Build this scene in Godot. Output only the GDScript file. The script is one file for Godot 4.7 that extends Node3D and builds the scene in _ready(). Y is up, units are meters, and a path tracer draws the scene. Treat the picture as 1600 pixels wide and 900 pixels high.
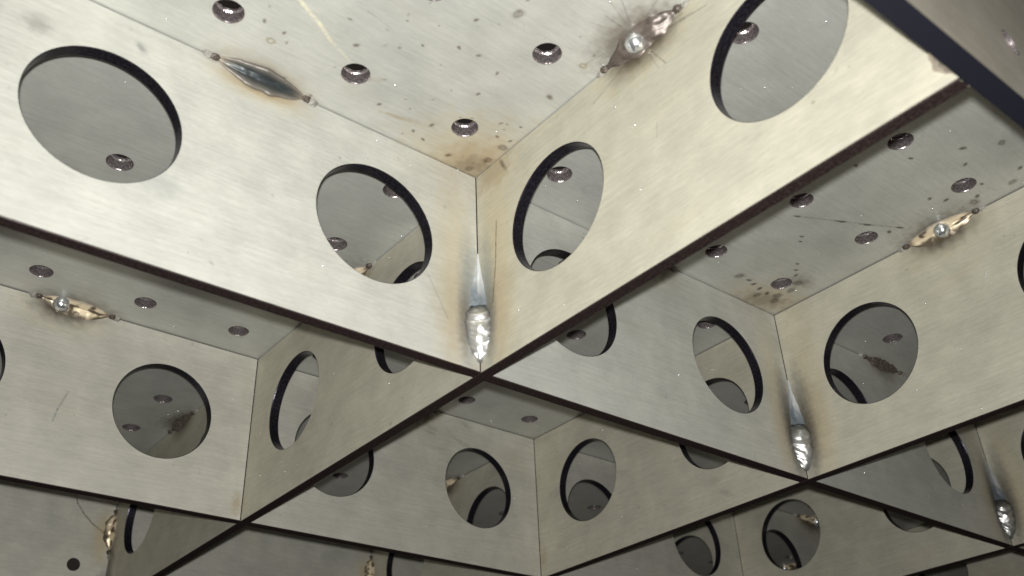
extends Node3D
# Underside of a welded stainless steel table, lit by the flash of the camera.
# Lengths in this script are millimetres; MM turns them into metres.
const MM := 0.001
const RIB_H := 92.9          # depth of the ribs
const RIB_T := 5.0           # plate thickness of the ribs
const PITCH := 200.0         # spacing of the ribs
const HOLE_R := 25.1         # big cut-outs in the ribs
const HOLE_Y := -43.5
const PORE_R := 5.0          # small bores in the table plate
const PLATE_T := 6.0

var table: Node3D
var M := {}
var rng := RandomNumberGenerator.new()
var rough := FastNoiseLite.new()
var stains := {}             # name -> {img, x, y, k}
var shared := {}

func _ready() -> void:
	rng.seed = 77
	rough.seed = 5
	rough.frequency = 1.0
	rough.fractal_octaves = 2
	rough.fractal_gain = 0.35
	# ---- camera
	var cam := Camera3D.new()
	cam.name = "camera"
	cam.fov = 32.63
	cam.near = 0.01
	cam.far = 20.0
	cam.transform = Transform3D(Basis(Vector3(-0.7772334, -0.0386633, -0.6280234), Vector3(0.3060530, 0.8488514, -0.4310254), Vector3(0.5497634, -0.5272157, -0.6479227)), Vector3(0.20287, -0.25998, -0.25939))
	var lens := CameraAttributesPhysical.new()
	lens.frustum_focal_length = 12.0 / tan(deg_to_rad(32.63) / 2.0)
	lens.exposure_aperture = 21.0
	lens.frustum_focus_distance = 0.46
	lens.frustum_near = 0.01
	lens.frustum_far = 20.0
	cam.attributes = lens
	add_child(cam)
	cam.make_current()
	# ---- surroundings: a dark workshop
	var env := Environment.new()
	env.background_mode = Environment.BG_COLOR
	env.background_color = Color(0.14, 0.125, 0.118)
	env.tonemap_mode = Environment.TONE_MAPPER_LINEAR
	env.tonemap_exposure = 1.0
	env.sdfgi_enabled = true
	env.ssao_enabled = true
	env.ssil_enabled = true
	var we := WorldEnvironment.new()
	we.name = "world_environment"
	we.environment = env
	add_child(we)
	# ---- the flash of the phone, a centimetre above its lens
	var flash := AreaLight3D.new()
	flash.name = "flash_light"
	flash.light_color = Color(1.0, 1.0, 0.985)
	flash.light_energy = 0.325
	flash.area_normalize_energy = true
	flash.area_size = Vector2(0.005, 0.005)
	flash.area_range = 6.0
	flash.area_attenuation = 2.0
	flash.shadow_enabled = true
	flash.transform = Transform3D(cam.transform.basis, cam.position + cam.transform.basis.y * 0.0085 + cam.transform.basis.x * -0.001)
	add_child(flash)
	make_materials()
	# ---- the table: one welded thing
	table = Node3D.new()
	table.name = "welding_table"
	table.set_meta("label", "brushed stainless steel table seen from below, bored top welded onto crossing ribs with round cut-outs")
	table.set_meta("category", "table")
	add_child(table)
	make_stains_and_glint()
	make_plate()
	make_ribs()
	make_welds()
	make_glint_spatter()

# ------------------------------------------------------------------ materials
func metal(albedo: Color, metallic: float, roughness: float) -> StandardMaterial3D:
	var m := StandardMaterial3D.new()
	m.albedo_color = albedo.linear_to_srgb()
	m.metallic = metallic
	m.roughness = roughness
	return m

func brushed_tile(seed_: int, streak: float, cloud: float) -> ImageTexture:
	var n := FastNoiseLite.new()
	n.seed = seed_
	n.noise_type = FastNoiseLite.TYPE_VALUE
	n.fractal_octaves = 3
	n.frequency = 0.22
	var a: Image = n.get_seamless_image(64, 1024, false, false, 0.1)
	a.resize(1024, 1024, Image.INTERPOLATE_CUBIC)
	var n1 := FastNoiseLite.new()
	n1.seed = seed_ + 7
	n1.noise_type = FastNoiseLite.TYPE_VALUE
	n1.fractal_octaves = 2
	n1.frequency = 0.35
	var a1: Image = n1.get_seamless_image(256, 1024, false, false, 0.1)
	a1.resize(1024, 1024, Image.INTERPOLATE_CUBIC)
	n.noise_type = FastNoiseLite.TYPE_SIMPLEX
	n.frequency = 0.006
	n.fractal_octaves = 5
	var b: Image = n.get_seamless_image(1024, 1024, false, false, 0.2)
	var da := a.get_data()
	var d1 := a1.get_data()
	var db := b.get_data()
	var out := PackedByteArray()
	out.resize(1024 * 1024)
	for i in 1024 * 1024:
		out[i] = clampi(int(218.0 + streak * ((da[i] - 128) * 0.55 + (d1[i] - 128) * 0.45) + cloud * (db[i] - 128)), 0, 255)
	var im := Image.create_from_data(1024, 1024, false, Image.FORMAT_L8, out)
	im.convert(Image.FORMAT_RGB8)
	return ImageTexture.create_from_image(im)

func make_materials() -> void:
	M.tile = brushed_tile(11, 0.10, 0.06)
	M.tile_b = brushed_tile(31, 0.115, 0.07)
	# cut edges: laser-burnt oxide, striated
	var cut := metal(Color(0.033, 0.0245, 0.0235), 0.35, 0.42)
	var n := NoiseTexture2D.new()
	n.width = 512
	n.height = 512
	n.seamless = true
	n.noise = FastNoiseLite.new()
	n.noise.frequency = 0.03
	n.noise.fractal_octaves = 5
	var ramp := Gradient.new()
	ramp.offsets = PackedFloat32Array([0.0, 0.45, 0.7, 1.0])
	ramp.colors = PackedColorArray([Color(0.55, 0.5, 0.55), Color(0.8, 0.75, 0.75), Color(1, 0.95, 0.9), Color(2.0, 1.9, 1.8)])
	n.color_ramp = ramp
	cut.albedo_texture = n
	cut.uv1_triplanar = true
	cut.uv1_world_triplanar = true
	cut.uv1_scale = Vector3(45, 45, 45)
	cut.heightmap_enabled = true
	cut.heightmap_texture = n
	cut.heightmap_scale = 0.008
	M.cut = cut
	var rim := cut.duplicate()
	rim.albedo_color = Color(0.065, 0.067, 0.09).linear_to_srgb()
	rim.metallic = 0.85
	rim.roughness = 0.3
	rim.heightmap_scale = 0.012
	M.rim = rim
	var sawn := metal(Color(0.008, 0.008, 0.012), 0.0, 0.5)
	sawn.metallic_specular = 0.22   # cut edge of the side panels
	M.sawn = sawn
	var bore := metal(Color(0.34, 0.335, 0.345), 0.68, 0.25)
	bore.albedo_texture = n
	bore.uv1_triplanar = true
	bore.uv1_world_triplanar = true
	bore.uv1_scale = Vector3(60, 60, 60)
	bore.heightmap_enabled = true
	bore.heightmap_texture = n
	bore.heightmap_scale = 0.025
	M.bore = bore
	M.bead = metal(Color(0.66, 0.68, 0.70), 0.92, 0.25)
	var w := metal(Color.WHITE, 0.35, 0.42)
	w.vertex_color_use_as_albedo = true
	w.heightmap_enabled = true
	w.heightmap_texture = n
	w.uv1_triplanar = true
	w.uv1_world_triplanar = true
	w.uv1_scale = Vector3(40, 40, 40)
	w.heightmap_scale = 0.007
	M.weld = w
	var w2 := w.duplicate()
	w2.metallic = 0.88
	w2.roughness = 0.36
	w2.heightmap_enabled = false
	M.weld_bright = w2
	M.slag = metal(Color(0.07, 0.055, 0.045), 0.4, 0.5)
	M.slag_pale = metal(Color(0.20, 0.19, 0.17), 0.2, 0.65)

func sheet(stain: String, tint: Color, tile: Texture2D, rough_: float) -> StandardMaterial3D:
	var m := metal(tint, 0.44, rough_)
	m.albedo_texture = tile
	m.heightmap_enabled = true
	m.heightmap_texture = tile
	m.heightmap_scale = 0.012
	m.detail_enabled = true
	m.detail_blend_mode = BaseMaterial3D.BLEND_MODE_MIX
	m.detail_uv_layer = BaseMaterial3D.DETAIL_UV_2
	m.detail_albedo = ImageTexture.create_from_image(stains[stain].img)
	return m

# ------------------------------------------------------------------ stains: heat tint, soot and scratches of their own shape, plus painted glint and grazing tone
func canvas(called: String, x: float, y: float, w: float, h: float, k: float) -> void:
	stains[called] = {"img": Image.create_empty(int(w * k), int(h * k), false, Image.FORMAT_RGBA8), "x": x, "y": y, "w": w, "h": h, "k": k}
	stains[called].img.fill(Color(0.5, 0.47, 0.4, 0.0))

func over(im: Image, x: int, y: int, c: Color, a: float) -> void:
	if x < 0 or y < 0 or x >= im.get_width() or y >= im.get_height() or a <= 0.003:
		return
	var o := im.get_pixel(x, y)
	var t := a + o.a * (1.0 - a)
	var f := a / t
	im.set_pixel(x, y, Color(lerpf(o.r, c.r, f), lerpf(o.g, c.g, f), lerpf(o.b, c.b, f), t))

# a soft patch; ragged mixes in noise, hollow leaves the middle free
func patch(s: String, x: float, y: float, rx: float, ry: float, c: Color, a: float, turn := 0.0, ragged := 0.5, hollow := 0.0, hard := 1.0) -> void:
	var d: Dictionary = stains[s]
	var im: Image = d.img
	var k: float = d.k
	var r := maxf(rx, ry) * 1.6
	var ct := cos(turn)
	var sn := sin(turn)
	for py in range(int((y - r - d.y) * k), int((y + r - d.y) * k) + 1):
		for px in range(int((x - r - d.x) * k), int((x + r - d.x) * k) + 1):
			var mx: float = (px + 0.5) / k + d.x - x
			var my: float = (py + 0.5) / k + d.y - y
			var u := (mx * ct + my * sn) / rx
			var v := (-mx * sn + my * ct) / ry
			var q := sqrt(u * u + v * v)
			if q > 1.6:
				continue
			q += ragged * 0.4 * rough.get_noise_2d((mx + x) * 0.7 / sqrt(rx) + 50.0, (my + y) * 0.7 / sqrt(rx))
			var f := 1.0 - smoothstep(1.0 - 0.85 / hard, 1.0 + 0.35 / hard, q)
			if hollow > 0.0:
				f *= smoothstep(hollow * 0.5, hollow, q)
			over(im, px, py, c, a * f)

func stroke(s: String, pts: Array, w: float, c: Color, a: float) -> void:
	var d: Dictionary = stains[s]
	var k: float = d.k
	for i in pts.size() - 1:
		var p: Vector2 = pts[i]
		var q: Vector2 = pts[i + 1]
		var lo := Vector2(minf(p.x, q.x) - w * 2, minf(p.y, q.y) - w * 2)
		var hi := Vector2(maxf(p.x, q.x) + w * 2, maxf(p.y, q.y) + w * 2)
		for py in range(int((lo.y - d.y) * k), int((hi.y - d.y) * k) + 1):
			for px in range(int((lo.x - d.x) * k), int((hi.x - d.x) * k) + 1):
				var m := Vector2((px + 0.5) / k + d.x, (py + 0.5) / k + d.y)
				var e := Geometry2D.get_closest_point_to_segment(m, p, q).distance_to(m)
				var f := 1.0 - smoothstep(w * 0.35, w, e)
				if f > 0.0:
					over(d.img, px, py, c, a * f * (0.75 + 0.5 * rough.get_noise_2d(m.x * 0.5, m.y * 0.5)))

const BROWN := Color(0.30, 0.23, 0.14)
const TAN := Color(0.58, 0.50, 0.37)
const STRAW := Color(0.68, 0.61, 0.45)
const SOOT := Color(0.13, 0.11, 0.09)
const BLUE := Color(0.42, 0.45, 0.47)
const PALE := Color(0.80, 0.79, 0.74)

func spots(list: Array, c: Color, a: float) -> void:
	for p in list:
		var v: Vector3 = p
		var t := rng.randf() * 3.0
		if v.z > 1.7:
			patch("plate", v.x, v.y, v.z * 1.25, v.z * 0.95, c, a * 0.9, t, 0.5, 0.55)
			patch("plate", v.x, v.y, v.z * 0.7, v.z * 0.6, c, a * 0.55, t, 0.5)
		else:
			patch("plate", v.x, v.y, v.z * 1.15, v.z * 0.75, c, a, t, 0.5)

func make_stains_and_glint() -> void:
	canvas("plate", -230, -206, 446, 612, 3.0)
	for j in range(-1, 3):
		canvas("a%d" % j, -810, -RIB_H, 1020, RIB_H, 2.0)
	for i in range(-1, 5):
		canvas("b%d" % i, -200, -RIB_H, 600, RIB_H, 3.0)
	# faint cloudy handling marks everywhere
	for s in stains:
		var d: Dictionary = stains[s]
		for n in int(d.w * d.h / (5000.0 if s == "plate" else 2600.0)):
			var cc := BLUE if rng.randf() < 0.5 else STRAW
			patch(s, d.x + rng.randf() * d.w, d.y + rng.randf() * d.h, rng.randf_range(5, 24), rng.randf_range(3, 9), cc, rng.randf_range(0.03, 0.09 if s in ["a0", "b0", "plate"] else 0.17), rng.randf_range(-0.3, 0.3), 1.2)
		for n in int(d.w * d.h / 5200.0):
			var x: float = d.x + rng.randf() * d.w
			var y: float = d.y + rng.randf() * d.h
			var t := rng.randf_range(-1.6, 1.6)
			var l := rng.randf_range(3, 16)
			stroke(s, [Vector2(x, y), Vector2(x + cos(t) * l, y + sin(t) * l)], 0.45, SOOT if rng.randf() < 0.55 else PALE, rng.randf_range(0.05, 0.28))
		for n in int(d.w * d.h / 1500.0):
			patch(s, d.x + rng.randf() * d.w, d.y + rng.randf() * d.h, rng.randf_range(0.4, 1.1), rng.randf_range(0.3, 0.8), BROWN, rng.randf_range(0.1, 0.45), rng.randf() * 3, 0.6)
	# plate: heat-browned corner of the near cell, and of the cell behind it
	patch("plate", 12, -10, 34, 27, STRAW, 0.42, 0.6, 0.8)
	patch("plate", 9, -7, 20, 14, TAN, 0.5, 0.8, 0.8)
	patch("plate", 6, -5, 9, 7, BROWN, 0.35, 0.8, 1.0)
	patch("plate", -183, -8, 28, 17, STRAW, 0.45, 0.2, 0.9)
	patch("plate", -184, -7, 17, 8, BROWN, 0.35, 0.3, 0.9)
	patch("plate", -184, -29, 8, 6, BROWN, 0.4, 0.3, 0.9)
	spots([Vector3(30, -41, 1.0), Vector3(31, -54, 1.0), Vector3(7, -56, 1.6), Vector3(42, -57, 1.0), Vector3(80, -35, 1.3), Vector3(50, -56, 1.0), Vector3(34, -16, 1.2), Vector3(38, -9, 1.0), Vector3(32, -7, 1.0), Vector3(18, -5, 1.4), Vector3(6, -3, 1.7), Vector3(9, -26, 1.0)], BROWN, 0.75)
	spots([Vector3(3, -22, 1.9), Vector3(3, -12, 1.8), Vector3(3, -27, 0.9), Vector3(5, -36, 0.8), Vector3(57, -14, 1.0), Vector3(43, -81, 2.0), Vector3(53, -70, 1.0), Vector3(61, -49, 0.8), Vector3(111, -26, 1.0), Vector3(103, -25, 0.9)], BROWN, 0.8)
	patch("plate", 105, -19, 1.9, 1.6, Color(0.45, 0.38, 0.18), 0.8, 0.0, 0.4, 0.6)
	patch("plate", 8, -76, 1.8, 1.5, Color(0.5, 0.42, 0.15), 0.8, 0.0, 0.4, 0.6)
	spots([Vector3(-154, -15, 2.2), Vector3(-161, -15, 1.5), Vector3(-166, -14, 1.5), Vector3(-172, -13, 1.6), Vector3(-179, -12, 1.6), Vector3(-176, -8, 2.0), Vector3(-185, -14, 2.2), Vector3(-187, -21, 2.0), Vector3(-188, -10, 2.4), Vector3(-184, -28, 2.4), Vector3(-177, -32, 1.4), Vector3(-173, -35, 1.3), Vector3(-169, -39, 1.2)], Color(0.19, 0.14, 0.08), 0.85)
	spots([Vector3(-154, -52, 1.0), Vector3(-151, -55, 1.1), Vector3(-174, -108, 1.3), Vector3(-181, -112, 1.5), Vector3(-193, -119, 2.3), Vector3(-190, -122, 1.6), Vector3(-141, -119, 1.2), Vector3(-153, -136, 1.6), Vector3(-163, -148, 1.7), Vector3(-164, -131, 1.2), Vector3(-193, -137, 1.8), Vector3(-183, -128, 1.2), Vector3(-186, -144, 1.4), Vector3(-126, -102, 1.3), Vector3(-182, -82, 1.5)], Color(0.2, 0.145, 0.09), 0.85)
	for p in [Vector3(-136, -64, 2.2), Vector3(-156, -73.5, 3.4), Vector3(-168, -79, 3.6), Vector3(-183, -87, 2.8)]:
		patch("plate", p.x, p.y, p.z, 0.8, SOOT, 0.85, 0.45, 0.8)
	stroke("plate", [Vector2(-138, -65), Vector2(-167, -79), Vector2(-183, -87)], 0.7, SOOT, 0.3)
	stroke("plate", [Vector2(112, -46), Vector2(104, -40.5), Vector2(95, -36), Vector2(88, -31.5)], 1.1, Color(0.92, 0.89, 0.74), 0.42)  # gleam of the flash, painted into the plate colour as a pale streak
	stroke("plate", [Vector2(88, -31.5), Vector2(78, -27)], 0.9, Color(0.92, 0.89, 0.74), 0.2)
	patch("plate", 48, -12, 9, 1.2, TAN, 0.5, 0.2, 1.0)
	patch("plate", 70, -22, 8, 1.6, TAN, 0.35, 0.5, 1.0)
	for n in 40:
		patch("plate", rng.randf_range(0, 130), rng.randf_range(-95, 0), rng.randf_range(0.5, 1.2), rng.randf_range(0.4, 0.8), BROWN, rng.randf_range(0.2, 0.6), rng.randf() * 3)
	# near ribs: smudges and the heat bands beside the corner weld
	patch("a0", 174, -20, 5, 4.5, Color(0.3, 0.3, 0.27), 0.35, 0.0, 0.5)
	patch("a0", 142, -11, 3, 1.6, Color(0.33, 0.33, 0.36), 0.5, 0.6, 0.5)
	patch("a0", 128, -62, 9, 5, BLUE, 0.25, 0.0, 0.6)
	patch("b0", -18, -5, 5, 1.1, SOOT, 0.7, 1.1, 0.5)
	patch("b0", -12, -6, 14, 9, TAN, 0.45, 0.0, 0.8)
	for i in range(0, 3):
		var s: float = [1.0, 0.85, 0.7][i]
		var nx: float = -PITCH * i
		for on_a in [true, false]:
			var f: String = "a0" if on_a else "b%d" % i
			var o: float = nx if on_a else 0.0
			var e := 1.0 if on_a else -1.0
			patch(f, o + e * 12, -50, 11, 50, STRAW, 0.36 * s, 0.0, 0.6)
			patch(f, o + e * 11, -72, 9, 24, TAN, 0.34 * s, 0.0, 0.5)
			patch(f, o + e * 5.0, -64, 5.5, 32, BLUE, 0.62, 0.0, 0.4)
			patch(f, o + e * 6.5, -73, 4.0, 16, Color(0.36, 0.33, 0.29), 0.6 * s, 0.0, 0.5)
			patch(f, o + e * 1.5, -90, 4.0, 5.0, Color(0.62, 0.60, 0.56), 0.7, 0.0, 0.4)
			if i > 0:
				patch(f, o + e * 7, -62, 6, 28, BROWN, 0.3, 0.0, 0.6)
				patch(f, o + e * 4, -70, 5, 22, SOOT, 0.36, 0.0, 0.6)
	stroke("b0", [Vector2(-12.5, -30), Vector2(-11, -50), Vector2(-8.5, -66)], 0.45, BROWN, 0.8)
	stroke("a0", [Vector2(24, -58), Vector2(15, -74)], 0.4, BLUE, 0.5)
	stroke("a1", [Vector2(94, -46), Vector2(97, -56), Vector2(98, -62)], 0.6, BLUE, 0.6)
	stroke("a1", [Vector2(148, -24), Vector2(150, -40)], 0.5, BLUE, 0.6)
	patch("a1", 3, -84, 3, 7, TAN, 0.5, 0.0, 0.8)
	patch("b1", 197, -80, 4, 9, TAN, 0.4, 0.0, 0.8)
	for n in 16:
		patch("a1", rng.randf_range(-170, -30), rng.randf_range(-26, -3), rng.randf_range(2, 8), rng.randf_range(1, 3), SOOT, rng.randf_range(0.06, 0.22), rng.randf_range(-0.5, 0.5), 1.0)
		patch("b1", rng.randf_range(30, 190), rng.randf_range(-90, -3), rng.randf_range(2, 9), rng.randf_range(1, 4), SOOT if n % 2 else BROWN, rng.randf_range(0.05, 0.16), rng.randf_range(-0.6, 0.6), 1.0)
	# far side panel: thin dark arc, scorched lower corner
	stroke("a2", [Vector2(28, -23), Vector2(26, -28), Vector2(21, -34), Vector2(14, -40), Vector2(6, -44.5)], 0.7, Color(0.22, 0.21, 0.16), 0.75)
	for nx in [0.0, -200.0, -400.0]:
		patch("a2", nx + 6, -48, 7, 20, STRAW, 0.6, 0.0, 0.6)
		patch("a2", nx + 1, -84, 5.5, 14, SOOT, 0.8, 0.0, 0.5)
	for i in range(0, 3):
		patch("b%d" % i, 396, -70, 9, 26, SOOT, 0.65, 0.0, 0.6)
	# near side panel, outside: brown heat tint, with the duller grazing reflection painted in
	for n in 26:
		patch("a-1", rng.randf_range(-240, 120), rng.randf_range(-93, -10), rng.randf_range(12, 40), rng.randf_range(8, 20), Color(0.50, 0.42, 0.33), 0.14, 0.0, 1.0)
	# where rib tabs were welded to the plate
	for j in [0, 1]:
		for bay in range(-1, 4):
			var c := -PITCH * bay - 101.0
			if j == 0 and bay == -1:
				patch("a0", c, -6, 20, 6.5, STRAW, 0.55, 0.0, 0.4)
				patch("a0", c, -5, 17, 4.5, TAN, 0.5, 0.0, 0.5)
			else:
				burn("a%d" % j, c + (5.0 if j == 1 and bay == -1 else 0.0), 1.0)
			if c < 210 and c > -225:
				patch("plate", c, PITCH * j - 3, 21, 8, BROWN if j == 1 else TAN, 0.5 if j == 1 else 0.35, 0.0, 0.8)
	for i in range(0, 4):
		for bay in range(-1, 2):
			var c := PITCH * bay + 102.0
			burn("b%d" % i, c, 1.0)
			if i > -2 and i < 2:
				patch("plate", -PITCH * i + 3, c, 10, 20, BROWN, 0.5, 0.0, 0.9)
				patch("plate", -PITCH * i + 2, c, 7, 13, SOOT, 0.36, 0.0, 0.9)
	# soot rays round the near weld on the right-hand rib
	patch("plate", 6, -98, 11, 17, BROWN, 0.4, 0.0, 0.5)
	patch("b0", -98, -6, 17, 8, BROWN, 0.4, 0.0, 0.5)
	for n in 6:
		var t := rng.randf() * TAU
		var r0 := rng.randf_range(5, 9)
		var r1 := r0 + rng.randf_range(4, 16)
		var p := Vector2(4, -98)
		stroke("plate", [p + Vector2(absf(cos(t)) * r0, sin(t) * r0 * 1.6), p + Vector2(absf(cos(t)) * r1, sin(t) * r1 * 1.4)], 0.4, SOOT, rng.randf_range(0.15, 0.4))
		var q := Vector2(-98, -3)
		stroke("b0", [q + Vector2(cos(t) * r0 * 1.6, -absf(sin(t)) * r0), q + Vector2(cos(t) * r1 * 1.4, -absf(sin(t)) * r1)], 0.4, SOOT, rng.randf_range(0.15, 0.5))

func burn(f: String, c: float, s: float) -> void:
	if (f == "b0" and c > 250) or (f == "a0" and c < -250):
		s = 0.45
	patch(f, c, -5, 24, 13, STRAW, 0.4 * s, 0.0, 0.6)
	patch(f, c, -4, 18, 9.5, BLUE, 0.5 * s, 0.0, 0.6)
	patch(f, c, -3.5, 16, 8.0, BROWN, 0.5 * s, 0.0, 0.7)
	patch(f, c, -3, 13, 6, SOOT, 0.55 * s, 0.0, 0.8)

# ------------------------------------------------------------------ mesh gathering
class Soup:
	var v := PackedVector3Array()
	var n := PackedVector3Array()
	var u := PackedVector2Array()
	var w := PackedVector2Array()
	var c := PackedColorArray()
	var colored := false

	func tri(a: Vector3, b: Vector3, d: Vector3, na: Vector3, nb: Vector3, nd: Vector3) -> void:
		var flip := (b - a).cross(d - a).dot(na + nb + nd) > 0.0   # front faces run clockwise
		v.append(a); n.append(na)
		if flip:
			v.append(d); n.append(nd); v.append(b); n.append(nb)
		else:
			v.append(b); n.append(nb); v.append(d); n.append(nd)

	func quad(a: Vector3, b: Vector3, d: Vector3, e: Vector3, na: Vector3, nb: Vector3, nd: Vector3, ne: Vector3) -> void:
		tri(a, b, d, na, nb, nd)
		tri(a, d, e, na, nd, ne)

	func flat(a: Vector3, b: Vector3, d: Vector3, e: Vector3, m: Vector3) -> void:
		quad(a, b, d, e, m, m, m, m)

	func arrays(scale: float) -> Array:
		var a := []
		a.resize(Mesh.ARRAY_MAX)
		var p := PackedVector3Array()
		p.resize(v.size())
		for i in v.size():
			p[i] = v[i] * scale
		a[Mesh.ARRAY_VERTEX] = p
		a[Mesh.ARRAY_NORMAL] = n
		if u.size():
			a[Mesh.ARRAY_TEX_UV] = u
			a[Mesh.ARRAY_TEX_UV2] = w
		if colored:
			a[Mesh.ARRAY_COLOR] = c
		return a

	func mesh(scale: float) -> ArrayMesh:
		var m := ArrayMesh.new()
		m.add_surface_from_arrays(Mesh.PRIMITIVE_TRIANGLES, arrays(scale))
		return m

func put(called: String, m: Mesh, mat: Material, parent: Node3D, at := Vector3.ZERO) -> MeshInstance3D:
	var o := MeshInstance3D.new()
	o.name = called
	o.mesh = m
	o.material_override = null
	if mat:
		for k in m.get_surface_count():
			o.set_surface_override_material(k, mat)
	o.position = at * MM
	parent.add_child(o, true)
	return o

# planar texture coordinates: uv brushed tile, uv2 stain sheet
func map_uv(s: Soup, stain: String, tile: float, ax: Vector3, ay: Vector3, shift: Vector2) -> void:
	var d: Dictionary = stains[stain]
	for p in s.v:
		var x := p.dot(ax)
		var y := p.dot(ay)
		s.u.append(Vector2(x, y) / tile + shift)
		s.w.append(Vector2((x - d.x) / d.w, (y - d.y) / d.h))

# a rectangle [x0,x1] x [y0,y1] at depth z with a round hole, facing m; to(x, y) places a point
func holed(s: Soup, x0: float, x1: float, y0: float, y1: float, cx: float, cy: float, r: float, m: Vector3, to: Callable, seg: int) -> void:
	var ang := []
	for k in seg:
		ang.append(TAU * k / seg - PI)
	for q in [Vector2(x0, y0), Vector2(x1, y0), Vector2(x0, y1), Vector2(x1, y1)]:
		ang.append(atan2(q.y - cy, q.x - cx))
	ang.sort()
	var pin := []
	var pout := []
	for t in ang:
		var e := Vector2(cos(t), sin(t))
		var far := 1e9
		if e.x > 1e-6: far = minf(far, (x1 - cx) / e.x)
		if e.x < -1e-6: far = minf(far, (x0 - cx) / e.x)
		if e.y > 1e-6: far = minf(far, (y1 - cy) / e.y)
		if e.y < -1e-6: far = minf(far, (y0 - cy) / e.y)
		pin.append(to.call(cx + e.x * r, cy + e.y * r))
		pout.append(to.call(cx + e.x * far, cy + e.y * far))
	for k in ang.size():
		var l := (k + 1) % ang.size()
		if absf(ang[k] - ang[l]) < 1e-5:
			continue
		s.flat(pin[k], pin[l], pout[l], pout[k], m)

# a ring swept round the axis from a profile of (radius, depth)
func ring(profile: Array, seg: int, axis: Vector3, across: Vector3, wobble := 0.0) -> ArrayMesh:
	var s := Soup.new()
	var up := axis.cross(across)
	for k in profile.size() - 1:
		var p: Vector2 = profile[k]
		var q: Vector2 = profile[k + 1]
		var t := (q - p).normalized()
		var nn := Vector2(-absf(t.y), t.x * (1.0 if t.y >= 0.0 else -1.0))  # towards the axis
		for j in seg:
			var pts := []
			var nor := []
			for e in [[j, p], [j + 1, p], [j + 1, q], [j, q]]:
				var a: float = TAU * (e[0] % seg) / seg
				var d := across * cos(a) + up * sin(a)
				var rr: float = e[1].x + wobble * rough.get_noise_2d(cos(a) * 9.0 + e[1].y * 3.0, sin(a) * 9.0)
				pts.append(d * rr + axis * e[1].y)
				nor.append((d * nn.x + axis * nn.y).normalized())
			s.quad(pts[0], pts[1], pts[2], pts[3], nor[0], nor[1], nor[2], nor[3])
	return s.mesh(MM)

# ------------------------------------------------------------------ the table plate, bored every 50 mm
func make_plate() -> void:
	var s := Soup.new()
	var low := func(x: float, y: float) -> Vector3: return Vector3(x, 0, y)
	var top := func(x: float, y: float) -> Vector3: return Vector3(x, PLATE_T, y)
	var at := []
	for a in range(-4, 16):
		for b in range(-4, 8):
			at.append(Vector2(-(27.4 + 50.0 * a), 27.4 + 50.0 * b))
	for p in at:
		holed(s, p.x - 25, p.x + 25, p.y - 25, p.y + 25, p.x, p.y, PORE_R + 0.45, Vector3.DOWN, low, 28)
		holed(s, p.x - 25, p.x + 25, p.y - 25, p.y + 25, p.x, p.y, PORE_R - 0.5, Vector3.UP, top, 28)
	for e in [[197.6, 200.0, -200.0, 406.0], [-806.0, -802.4, -200.0, 406.0], [-802.4, 197.6, -200.0, -197.6], [-802.4, 197.6, 402.4, 406.0]]:
		s.flat(low.call(e[0], e[2]), low.call(e[1], e[2]), low.call(e[1], e[3]), low.call(e[0], e[3]), Vector3.DOWN)
		s.flat(top.call(e[0], e[2]), top.call(e[1], e[2]), top.call(e[1], e[3]), top.call(e[0], e[3]), Vector3.UP)
	for e in [[-806.0, 200.0]]:
		s.flat(low.call(e[0], -200.0), low.call(e[1], -200.0), top.call(e[1], -200.0), top.call(e[0], -200.0), Vector3.FORWARD)
		s.flat(low.call(e[0], 406.0), low.call(e[1], 406.0), top.call(e[1], 406.0), top.call(e[0], 406.0), Vector3.BACK)
		s.flat(low.call(e[0], -200.0), low.call(e[0], 406.0), top.call(e[0], 406.0), top.call(e[0], -200.0), Vector3.LEFT)
		s.flat(low.call(e[1], -200.0), low.call(e[1], 406.0), top.call(e[1], 406.0), top.call(e[1], -200.0), Vector3.RIGHT)
	map_uv(s, "plate", 170.0, Vector3.RIGHT, Vector3.BACK, Vector2(0.13, 0.4))
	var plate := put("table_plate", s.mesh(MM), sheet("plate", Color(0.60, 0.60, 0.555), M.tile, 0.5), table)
	var wall := ring([Vector2(PORE_R + 0.45, 0.0), Vector2(PORE_R + 0.25, 0.08), Vector2(PORE_R + 0.05, 0.35), Vector2(PORE_R, 0.8), Vector2(PORE_R - 0.05, 4.6), Vector2(PORE_R - 0.55, 5.1), Vector2(PORE_R - 0.5, PLATE_T)], 32, Vector3.UP, Vector3.RIGHT, 0.3)
	for p in at:
		put("bore_wall", wall, M.bore, plate, Vector3(p.x, 0, p.y)).rotation.y = rng.randf() * TAU

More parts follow.
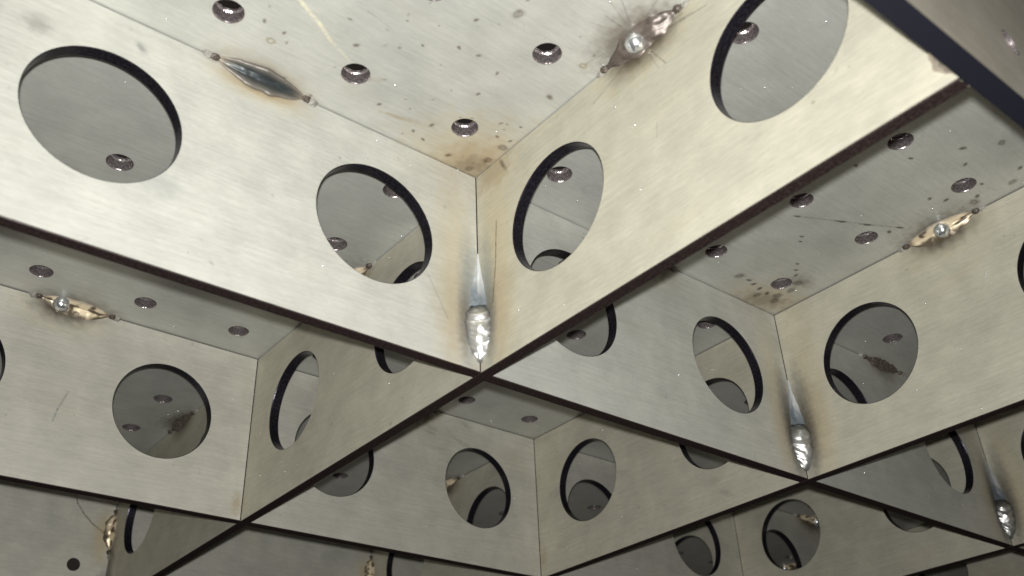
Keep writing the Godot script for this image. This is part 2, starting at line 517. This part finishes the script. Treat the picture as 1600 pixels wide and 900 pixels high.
# ------------------------------------------------------------------ ribs
# Local frame of a rib: x along it, y up, front face at z = 0, back at z = RIB_T. The faces are cut into panels at the crossings.
func rib(called: String, stain: String, bays: Array, x0: float, x1: float, h: float, tint: Color, frame: Transform3D, small: bool) -> MeshInstance3D:
	var thick := 6.0 if small else RIB_T
	var s := Soup.new()
	var centres := []
	var front := func(x: float, y: float) -> Vector3: return Vector3(x, y, 0)
	var back := func(x: float, y: float) -> Vector3: return Vector3(x, y, thick)
	var y0 := -h + 0.45
	var y1 := -0.55
	if small:
		var k := int(ceil((x0 - 21.0) / 50.0))
		while 21.0 + 50.0 * k + 25.0 <= x1 + 0.1:
			var c := 21.0 + 50.0 * k
			if c - 25.0 >= x0 - 0.1:
				centres.append(c)
				holed(s, c - 25, c + 25, y0, y1, c, -67.6, 4.2, Vector3.FORWARD, front, 24)
				holed(s, c - 25, c + 25, y0, y1, c, -67.6, 4.2, Vector3.BACK, back, 24)
			k += 1
		var lo: float = centres[0] - 25
		var hi: float = centres[-1] + 25
		for e in [[x0, lo], [hi, x1]]:
			if e[1] - e[0] > 0.2:
				s.flat(front.call(e[0], y0), front.call(e[1], y0), front.call(e[1], y1), front.call(e[0], y1), Vector3.FORWARD)
				s.flat(back.call(e[0], y0), back.call(e[1], y0), back.call(e[1], y1), back.call(e[0], y1), Vector3.BACK)
	else:
		for b in bays:
			var mid: float = b[2]
			for side in [-1.0, 1.0]:
				var c: float = mid + side * b[3]
				centres.append(c)
				var l: float = b[0] if side < 0 else mid
				var r: float = mid if side < 0 else b[1]
				holed(s, l, r, y0, y1, c, HOLE_Y, HOLE_R + 0.35, Vector3.FORWARD, front, 72)
				holed(s, l, r, y0, y1, c, HOLE_Y, HOLE_R + 0.35, Vector3.BACK, back, 72)
	map_uv(s, stain, 150.0, Vector3.RIGHT, Vector3.UP, Vector2(rng.randf(), rng.randf()))
	# flip the stain sheet's y: stored from the bottom edge upwards
	var o := put(called, s.mesh(MM), sheet(stain, tint, M.tile_b, 0.5), table)
	o.transform = Transform3D(frame.basis, frame.origin * MM)
	# burnt lower edge, the groove under the plate and the slot walls at the crossings
	var e := Soup.new()
	var steps := int((x1 - x0) / 4.0)
	var prof := [Vector2(0.0, y0), Vector2(0.12, -h + 0.12), Vector2(0.45, -h), Vector2(thick - 0.45, -h), Vector2(thick - 0.12, -h + 0.12), Vector2(thick, y0)]
	var nrm := [Vector2(-1, 0), Vector2(-0.8, -0.6), Vector2(0, -1), Vector2(0, -1), Vector2(0.8, -0.6), Vector2(1, 0)]
	for q in steps:
		for k in prof.size() - 1:
			var pts := []
			var nor := []
			for m in [[q, k], [q + 1, k], [q + 1, k + 1], [q, k + 1]]:
				var x := lerpf(x0, x1, float(m[0]) / steps)
				var p: Vector2 = prof[m[1]]
				var g := 0.09 * rough.get_noise_2d(x * 0.31 + frame.origin.x, m[1] * 5.0 + frame.origin.z) if m[1] > 0 and m[1] < 5 else 0.0
				pts.append(Vector3(x, p.y + g, p.x + g))
				nor.append(Vector3(0, nrm[m[1]].y, nrm[m[1]].x))
			e.quad(pts[0], pts[1], pts[2], pts[3], nor[0], nor[1], nor[2], nor[3])
	for z in [0.55, thick - 0.55]:
		var nz := Vector3.FORWARD if z < 3 else Vector3.BACK
		e.flat(Vector3(x0, y1 - 0.1, z), Vector3(x1, y1 - 0.1, z), Vector3(x1, 0.8, z), Vector3(x0, 0.8, z), nz)
	for z in [0.0, thick - 0.6]:
		e.flat(Vector3(x0, y1, z), Vector3(x1, y1, z), Vector3(x1, y1, z + 0.6), Vector3(x0, y1, z + 0.6), Vector3.UP)
	if not small:
		for b in bays:
			for x in [b[0], b[1]]:
				for z in [0.5, thick - 0.5]:
					e.flat(Vector3(x - 0.9, -h + 0.3, z), Vector3(x + 0.9, -h + 0.3, z), Vector3(x + 0.9, 0, z), Vector3(x - 0.9, 0, z), Vector3.FORWARD if z < 3 else Vector3.BACK)
	for x in [x0, x1]:
		e.flat(Vector3(x, -h + 0.4, 0.3), Vector3(x, -h + 0.4, thick - 0.3), Vector3(x, 0, thick - 0.3), Vector3(x, 0, 0.3), Vector3.LEFT if x == x0 else Vector3.RIGHT)
	put("cut_edge", e.mesh(MM), M.sawn if small else M.cut, o)
	if not shared.has("pore" if small else "rim"):
		if not small:
			shared.rim = ring([Vector2(HOLE_R + 0.35, 0), Vector2(HOLE_R + 0.1, 0.1), Vector2(HOLE_R, 0.4), Vector2(HOLE_R, thick - 0.4), Vector2(HOLE_R + 0.1, thick - 0.1), Vector2(HOLE_R + 0.35, thick)], 88, Vector3.BACK, Vector3.RIGHT)
		if small:
			shared.pore = ring([Vector2(4.2, 0), Vector2(4.0, 0.2), Vector2(4.0, thick - 0.2), Vector2(4.2, thick)], 28, Vector3.BACK, Vector3.RIGHT)
	for c in centres:
		put("hole_rim", shared.pore if small else shared.rim, M.bore if small else M.rim, o, Vector3(c, -67.6 if small else HOLE_Y, 0))
	return o

func make_ribs() -> void:
	var grey := Color(0.635, 0.63, 0.58)
	var warm := Color(0.635, 0.605, 0.495)
	var dun := Color(0.62, 0.57, 0.48)
	# ribs along x; the side panels close the table at x = 200 and z = -200, so the first bays are a plate thickness wider
	for j in range(-1, 3):
		var bays := []
		for i in range(-1, 4):
			var wide := i == -1
			bays.append([-PITCH * (i + 1) + 0.4, -PITCH * i - (6.2 if wide else RIB_T + 0.4), -PITCH * i - (101.8 if wide else 102.2), 50.6])
		var edge := j == -1 or j == 2
		var at := Vector3(0, 0, PITCH * j)
		rib("side_panel" if edge else "rib", "a%d" % j, bays, -806.0 if edge else -799.8, 200.0 if edge else 193.8, RIB_H + 0.3 if edge else RIB_H - 0.4, dun if j == -1 else (grey if j == 0 else Color(0.64, 0.62, 0.545)), Transform3D(Basis.IDENTITY, at), edge)
	# ribs along z
	var turn := Basis(Vector3(0, 0, 1), Vector3(0, 1, 0), Vector3(-1, 0, 0))
	for i in range(-1, 5):
		var bays := []
		for j in range(-1, 2):
			var wide := j == -1
			bays.append([PITCH * j + (6.2 if wide else RIB_T + 0.2), PITCH * (j + 1) - 0.2, PITCH * j + 102.2, 50.4])
		var edge := i == -1 or i == 4
		rib("side_panel" if edge else "rib", "b%d" % i, bays, -193.8, 399.8, RIB_H, warm, Transform3D(turn, Vector3(-PITCH * i, 0, 0)), edge)

# ------------------------------------------------------------------ welds
# A bead laid in the corner between two faces with normals n1 and n2: width(s), bulge(s, f) and colour(s, f), s along -1..1, f across 0..1
func bead(axis: Vector3, n1: Vector3, n2: Vector3, half: float, width: Callable, bulge: Callable, colour: Callable, rows := 56, cols := 16, odd := 0.0, fray := 0.13) -> ArrayMesh:
	var st := SurfaceTool.new()
	st.begin(Mesh.PRIMITIVE_TRIANGLES)
	for r in rows + 1:
		var s := -1.0 + 2.0 * r / rows
		for q in cols + 1:
			var f := float(q) / cols
			var ph := f * PI / 2
			var w: float = width.call(clampf(s + odd * 0.25 * (1.0 - s * s), -1, 1)) * (1.0 + fray * rough.get_noise_2d(s * 2.2 + odd * 9.0, f * 1.5 + half + odd * 31.0))
			var rad: float = w / (cos(ph) + sin(ph)) * bulge.call(s, f)
			st.set_color(colour.call(s, f))
			st.set_smooth_group(0)
			st.add_vertex((axis * s * half + (n1 * cos(ph) + n2 * sin(ph)) * rad - (n1 + n2) * 0.12) * MM)
	var turned := axis.dot(n1.cross(n2)) > 0.0
	for r in rows:
		for q in cols:
			var a := r * (cols + 1) + q
			var b := a + cols + 1
			for t in ([[a, b, a + 1], [a + 1, b, b + 1]] if turned else [[a, a + 1, b], [a + 1, b + 1, b]]):
				for k in t:
					st.add_index(k)
	st.generate_normals()
	return st.commit()

func blob(r: float, squash: Vector3, lump: float, seed_: float) -> ArrayMesh:
	var s := SphereMesh.new()
	s.radius = r
	s.height = 2 * r
	s.radial_segments = 28
	s.rings = 14
	var a := s.surface_get_arrays(0)
	var v: PackedVector3Array = a[Mesh.ARRAY_VERTEX]
	for i in v.size():
		var d := v[i].normalized()
		v[i] = v[i] * squash * (1.0 + lump * rough.get_noise_3d(d.x * 2.0 + seed_, d.y * 2.0, d.z * 2.0)) * MM
	a[Mesh.ARRAY_VERTEX] = v
	var m := ArrayMesh.new()
	m.add_surface_from_arrays(Mesh.PRIMITIVE_TRIANGLES, a)
	var st := SurfaceTool.new()
	st.create_from(m, 0)
	st.generate_normals()
	return st.commit()

func boat(s: float) -> float:
	return maxf(0.25, pow(maxf(0.0, 1.0 - pow(absf(s), 2.2)), 0.8))

# weld of a rib tab: kind "puddle" (dark lens with raised lips), "brown" (burnt, silver drop), "gold" (golden cup, silver drop)
func tab_weld(kind: String, at: Vector3, axis: Vector3, n1: Vector3, n2: Vector3, drop: float, size := 1.0) -> MeshInstance3D:
	var m: ArrayMesh
	var half := 17.0 * size * rng.randf_range(0.92, 1.06)
	var odd := rng.randf_range(-1, 1)
	if kind == "puddle":
		odd *= 0.3
		m = bead(axis, n1, n2, half, func(s): return 6.0 * pow(maxf(0.0, 1.0 - s * s), 0.9) + 0.8,
			func(_s, f): return 0.92 + 0.34 * exp(-pow((f - 0.16) / 0.10, 2)) + 0.34 * exp(-pow((f - 0.86) / 0.10, 2)) - 0.12 * sin(f * PI),
			func(s, f): return Color(0.02, 0.027, 0.03).lerp(Color(0.15, 0.135, 0.12), clampf(exp(-pow((f - 0.12) / 0.12, 2)) + exp(-pow((f - 0.9) / 0.12, 2)), 0, 1)).lerp(Color(0.3, 0.25, 0.2), pow(absf(s), 6)), 64, 28, odd)
	elif kind == "brown":
		m = bead(axis, n1, n2, half, func(s): return 6.6 * boat(s) * (1.0 + 0.15 * rough.get_noise_2d(s * 2.0, 7.0)), func(s, f): return 1.0 + 0.2 * sin(f * PI) + 0.10 * rough.get_noise_2d(s * 3.5 + odd * 20, f * 2.5),
			func(s, f): return Color(0.13, 0.105, 0.09).lerp(Color(0.05, 0.04, 0.034), clampf(absf(s) * 0.9 + 0.4 * rough.get_noise_2d(s * 6, f * 4), 0, 1)), 56, 16, odd)
	elif kind == "dark":
		m = bead(axis, n1, n2, half, func(s): return 4.6 * boat(s) * (1.0 + 0.25 * rough.get_noise_2d(s * 3.0, 3.0)), func(s, f): return 1.0 + 0.2 * sin(f * PI) + 0.16 * rough.get_noise_2d(s * 5.0 + odd * 20, f * 5.0),
			func(s, f): return Color(0.05, 0.04, 0.033).lerp(Color(0.12, 0.1, 0.08), clampf(0.5 + rough.get_noise_2d(s * 8, f * 5), 0, 1)), 56, 16, odd)
	else:
		m = bead(axis, n1, n2, half, func(s): return 6.6 * boat(s), func(s, f): return 0.74 + 0.26 * absf(f - 0.5) * 2.0 + 0.08 * rough.get_noise_2d(s * 3.0 + odd * 8.0, f * 2.0),
			func(s, f): return Color(0.68, 0.57, 0.40).lerp(Color(0.10, 0.075, 0.05), clampf(smoothstep(0.62, 0.92, f + 0.25 * rough.get_noise_2d(s * 2.5 + odd * 5.0, f)) + smoothstep(0.15, 0.45, rough.get_noise_2d(s * 2.2 + odd * 13.0, f * 1.6 + 4.0)), 0, 1)).lerp(Color(0.15, 0.12, 0.09), smoothstep(0.70, 0.98, absf(s))).lerp(Color(0.3, 0.27, 0.23), 1.0 - smoothstep(0.0, 0.14, f)), 56, 16, odd)
	var o := put("weld_bead", m, M.weld, table, at)
	var bis := (n1 + n2).normalized()
	if kind != "puddle" and kind != "dark":
		put("weld_drop", blob(4.3 if kind == "brown" else 4.0, Vector3.ONE, 0.07, at.x + at.z), M.bead, o, axis * drop + bis * 3.4)
	for e in [-1.0, 1.0]:
		put("relief_knot", blob(1.8, Vector3(1.0, 0.8, 1.0), 0.3, at.x * 0.3 + e), M.slag, o, axis * e * (half + 0.9) + bis * 0.4)
		put("relief_cap", blob(2.6, Vector3.ONE - (n1 + n2) * 0.2, 0.22, at.z * 0.3 + e * 3), M.slag_pale, o, axis * e * (half + 3.4) - bis * 1.3)
	return o

func corner_weld(x: float, z: float, tone: float) -> void:
	# up the corner between rib faces +x and -z: from y = -41 (tail) down to the lower edge
	var n1 := Vector3(0, 0, -1)
	var n2 := Vector3(1, 0, 0)
	var tail := bead(Vector3.DOWN, n1, n2, 13.0, func(s): return 0.7 + 5.8 * pow((s + 1.0) / 2.0, 1.1), func(_s, f): return 0.82 - 0.10 * sin(f * PI),
		func(s, f): return Color(0.44, 0.45, 0.45).lerp(Color(0.13, 0.15, 0.17), clampf(smoothstep(-0.1, 0.9, s) + 0.5 * smoothstep(0.5, 0.7, f), 0, 1)) * tone)
	var o := put("weld_bead", tail, M.weld, table, Vector3(x, -52.0, z))
	var body := bead(Vector3.DOWN, n1, n2, 12.6, func(s): return 1.0 + 6.2 * pow(maxf(0.0, sin(PI * pow((s + 1.0) / 2.0, 0.88))), 0.55),
		func(s, f): return 0.98 + 0.22 * sin(f * PI) * 1.0 + (0.17 * exp(-pow((s + 0.46) / 0.16, 2)) + 0.12 * exp(-pow((s - 0.02 + 0.2 * (f - 0.5)) / 0.15, 2))) * sin(f * PI) + (0.03 * sin(s * 19.0 - 4.0 * sin(f * PI) + x * 0.013) + 0.02 * rough.get_noise_2d(s * 3.0 + x, f * 2.0)) * 1.0,
		func(s, f): return Color(0.16, 0.17, 0.18).lerp(Color(0.60, 0.595, 0.575), smoothstep(-0.85, -0.4, s) * pow(sin(f * PI), 0.7)).lerp(Color(0.3, 0.3, 0.285), smoothstep(0.45, 0.9, s)) * tone, 90, 22, sin(x * 0.031 + 0.4), 0.06)
	put("weld_nugget", body, M.weld_bright, o, Vector3(0, -24.0, 0))

func make_welds() -> void:
	var down := Vector3.DOWN
	for j in [0, 1]:
		for bay in range(-1, 4):
			var c := -PITCH * bay - 101.0
			var at := Vector3(c, 0, PITCH * j)
			if j == 0 and bay == -1:
				tab_weld("puddle", at, Vector3.RIGHT, Vector3.FORWARD, down, 0.0)
			elif j == 1 and bay == -1:
				tab_weld("gold", at, Vector3.RIGHT, Vector3.FORWARD, down, 7.5)
			else:
				tab_weld("dark" if bay % 2 else "gold", at, Vector3.RIGHT, Vector3.FORWARD, down, rng.randf_range(-6, 6))
	for i in range(0, 4):
		for bay in range(-1, 2):
			var at := Vector3(-PITCH * i, 0, PITCH * bay + 102.0)
			if i == 0 and bay == -1:
				tab_weld("brown", at, Vector3.BACK, Vector3.RIGHT, down, 0.5)
			elif i == 1 and bay == -1:
				tab_weld("gold", at, Vector3.BACK, Vector3.RIGHT, down, -1.5)
			elif i == 0 and bay == 1:
				tab_weld("dark", at, Vector3.BACK, Vector3.RIGHT, down, 0.0)
			else:
				tab_weld("dark" if (i + bay) % 2 else "gold", at, Vector3.BACK, Vector3.RIGHT, down, rng.randf_range(-6, 6))
	corner_weld(0, 0, 1.0)
	corner_weld(-200, 0, 0.9)
	corner_weld(-400, 0, 0.8)
	# rib ends tabbed into the far side panel, welded upright at half height
	for i in [0, 1, 2]:
		tab_weld("gold", Vector3(-PITCH * i, -43, PITCH * 2), Vector3.UP, Vector3.FORWARD, Vector3.RIGHT, 40.0, 0.8)
	# the rib end at the near side panel
	put("weld_bead", bead(Vector3.UP, Vector3.BACK, Vector3.RIGHT, 7.0, func(s): return 5.5 * boat(s), func(_s, f): return 1.0 + 0.2 * sin(f * PI), func(_s, _f): return Color(0.5, 0.45, 0.4)), M.weld_bright, table, Vector3(0, -84, -194))

# ------------------------------------------------------------------ weld spatter: tiny bright beads added on the steel for its white sparkles
func make_glint_spatter() -> void:
	var s := SphereMesh.new()
	s.radius = 0.5 * MM
	s.height = 1.0 * MM
	s.radial_segments = 8
	s.rings = 5
	var mm := MultiMesh.new()
	mm.transform_format = MultiMesh.TRANSFORM_3D
	mm.mesh = s
	var spots_at := []
	while spots_at.size() < 330:
		var p := Vector3.ZERO
		var k := spots_at.size()
		if k < 150:
			p = Vector3(rng.randf_range(-420, 190), 0, rng.randf_range(-190, 395))
		elif k < 220:
			p = Vector3(rng.randf_range(-190, 120), 0, rng.randf_range(-160, 195))
		elif k < 280:
			p = Vector3(rng.randf_range(-420, 190), rng.randf_range(-90, -3), [0.0, 200.0][k % 2])
		else:
			p = Vector3([0.0, -200.0][k % 2], rng.randf_range(-90, -3), rng.randf_range(-190, 195))
		var free := true
		if p.y == 0.0:
			var gx := fposmod(-(p.x + 27.4) + 25.0, 50.0) - 25.0
			var gz := fposmod(p.z - 27.4 + 25.0, 50.0) - 25.0
			free = Vector2(gx, gz).length() > 7.0
		else:
			var along: float = -p.x if k < 280 else p.z
			var q := fposmod(along, 200.0)
			for c in [51.6, 51.2, 48.4, 152.2, 152.6, 149.2, 147.8]:
				free = free and Vector2(q - c, p.y - HOLE_Y).length() > HOLE_R + 1.5
		if free:
			spots_at.append(p)
	mm.instance_count = spots_at.size()
	for k in spots_at.size():
		mm.set_instance_transform(k, Transform3D(Basis.IDENTITY.scaled(Vector3.ONE * rng.randf_range(0.35, 0.95)), spots_at[k] * MM))
	var o := MultiMeshInstance3D.new()
	o.name = "glint_spatter"
	o.multimesh = mm
	o.material_override = M.bead
	o.set_meta("kind", "stuff")
	table.add_child(o)
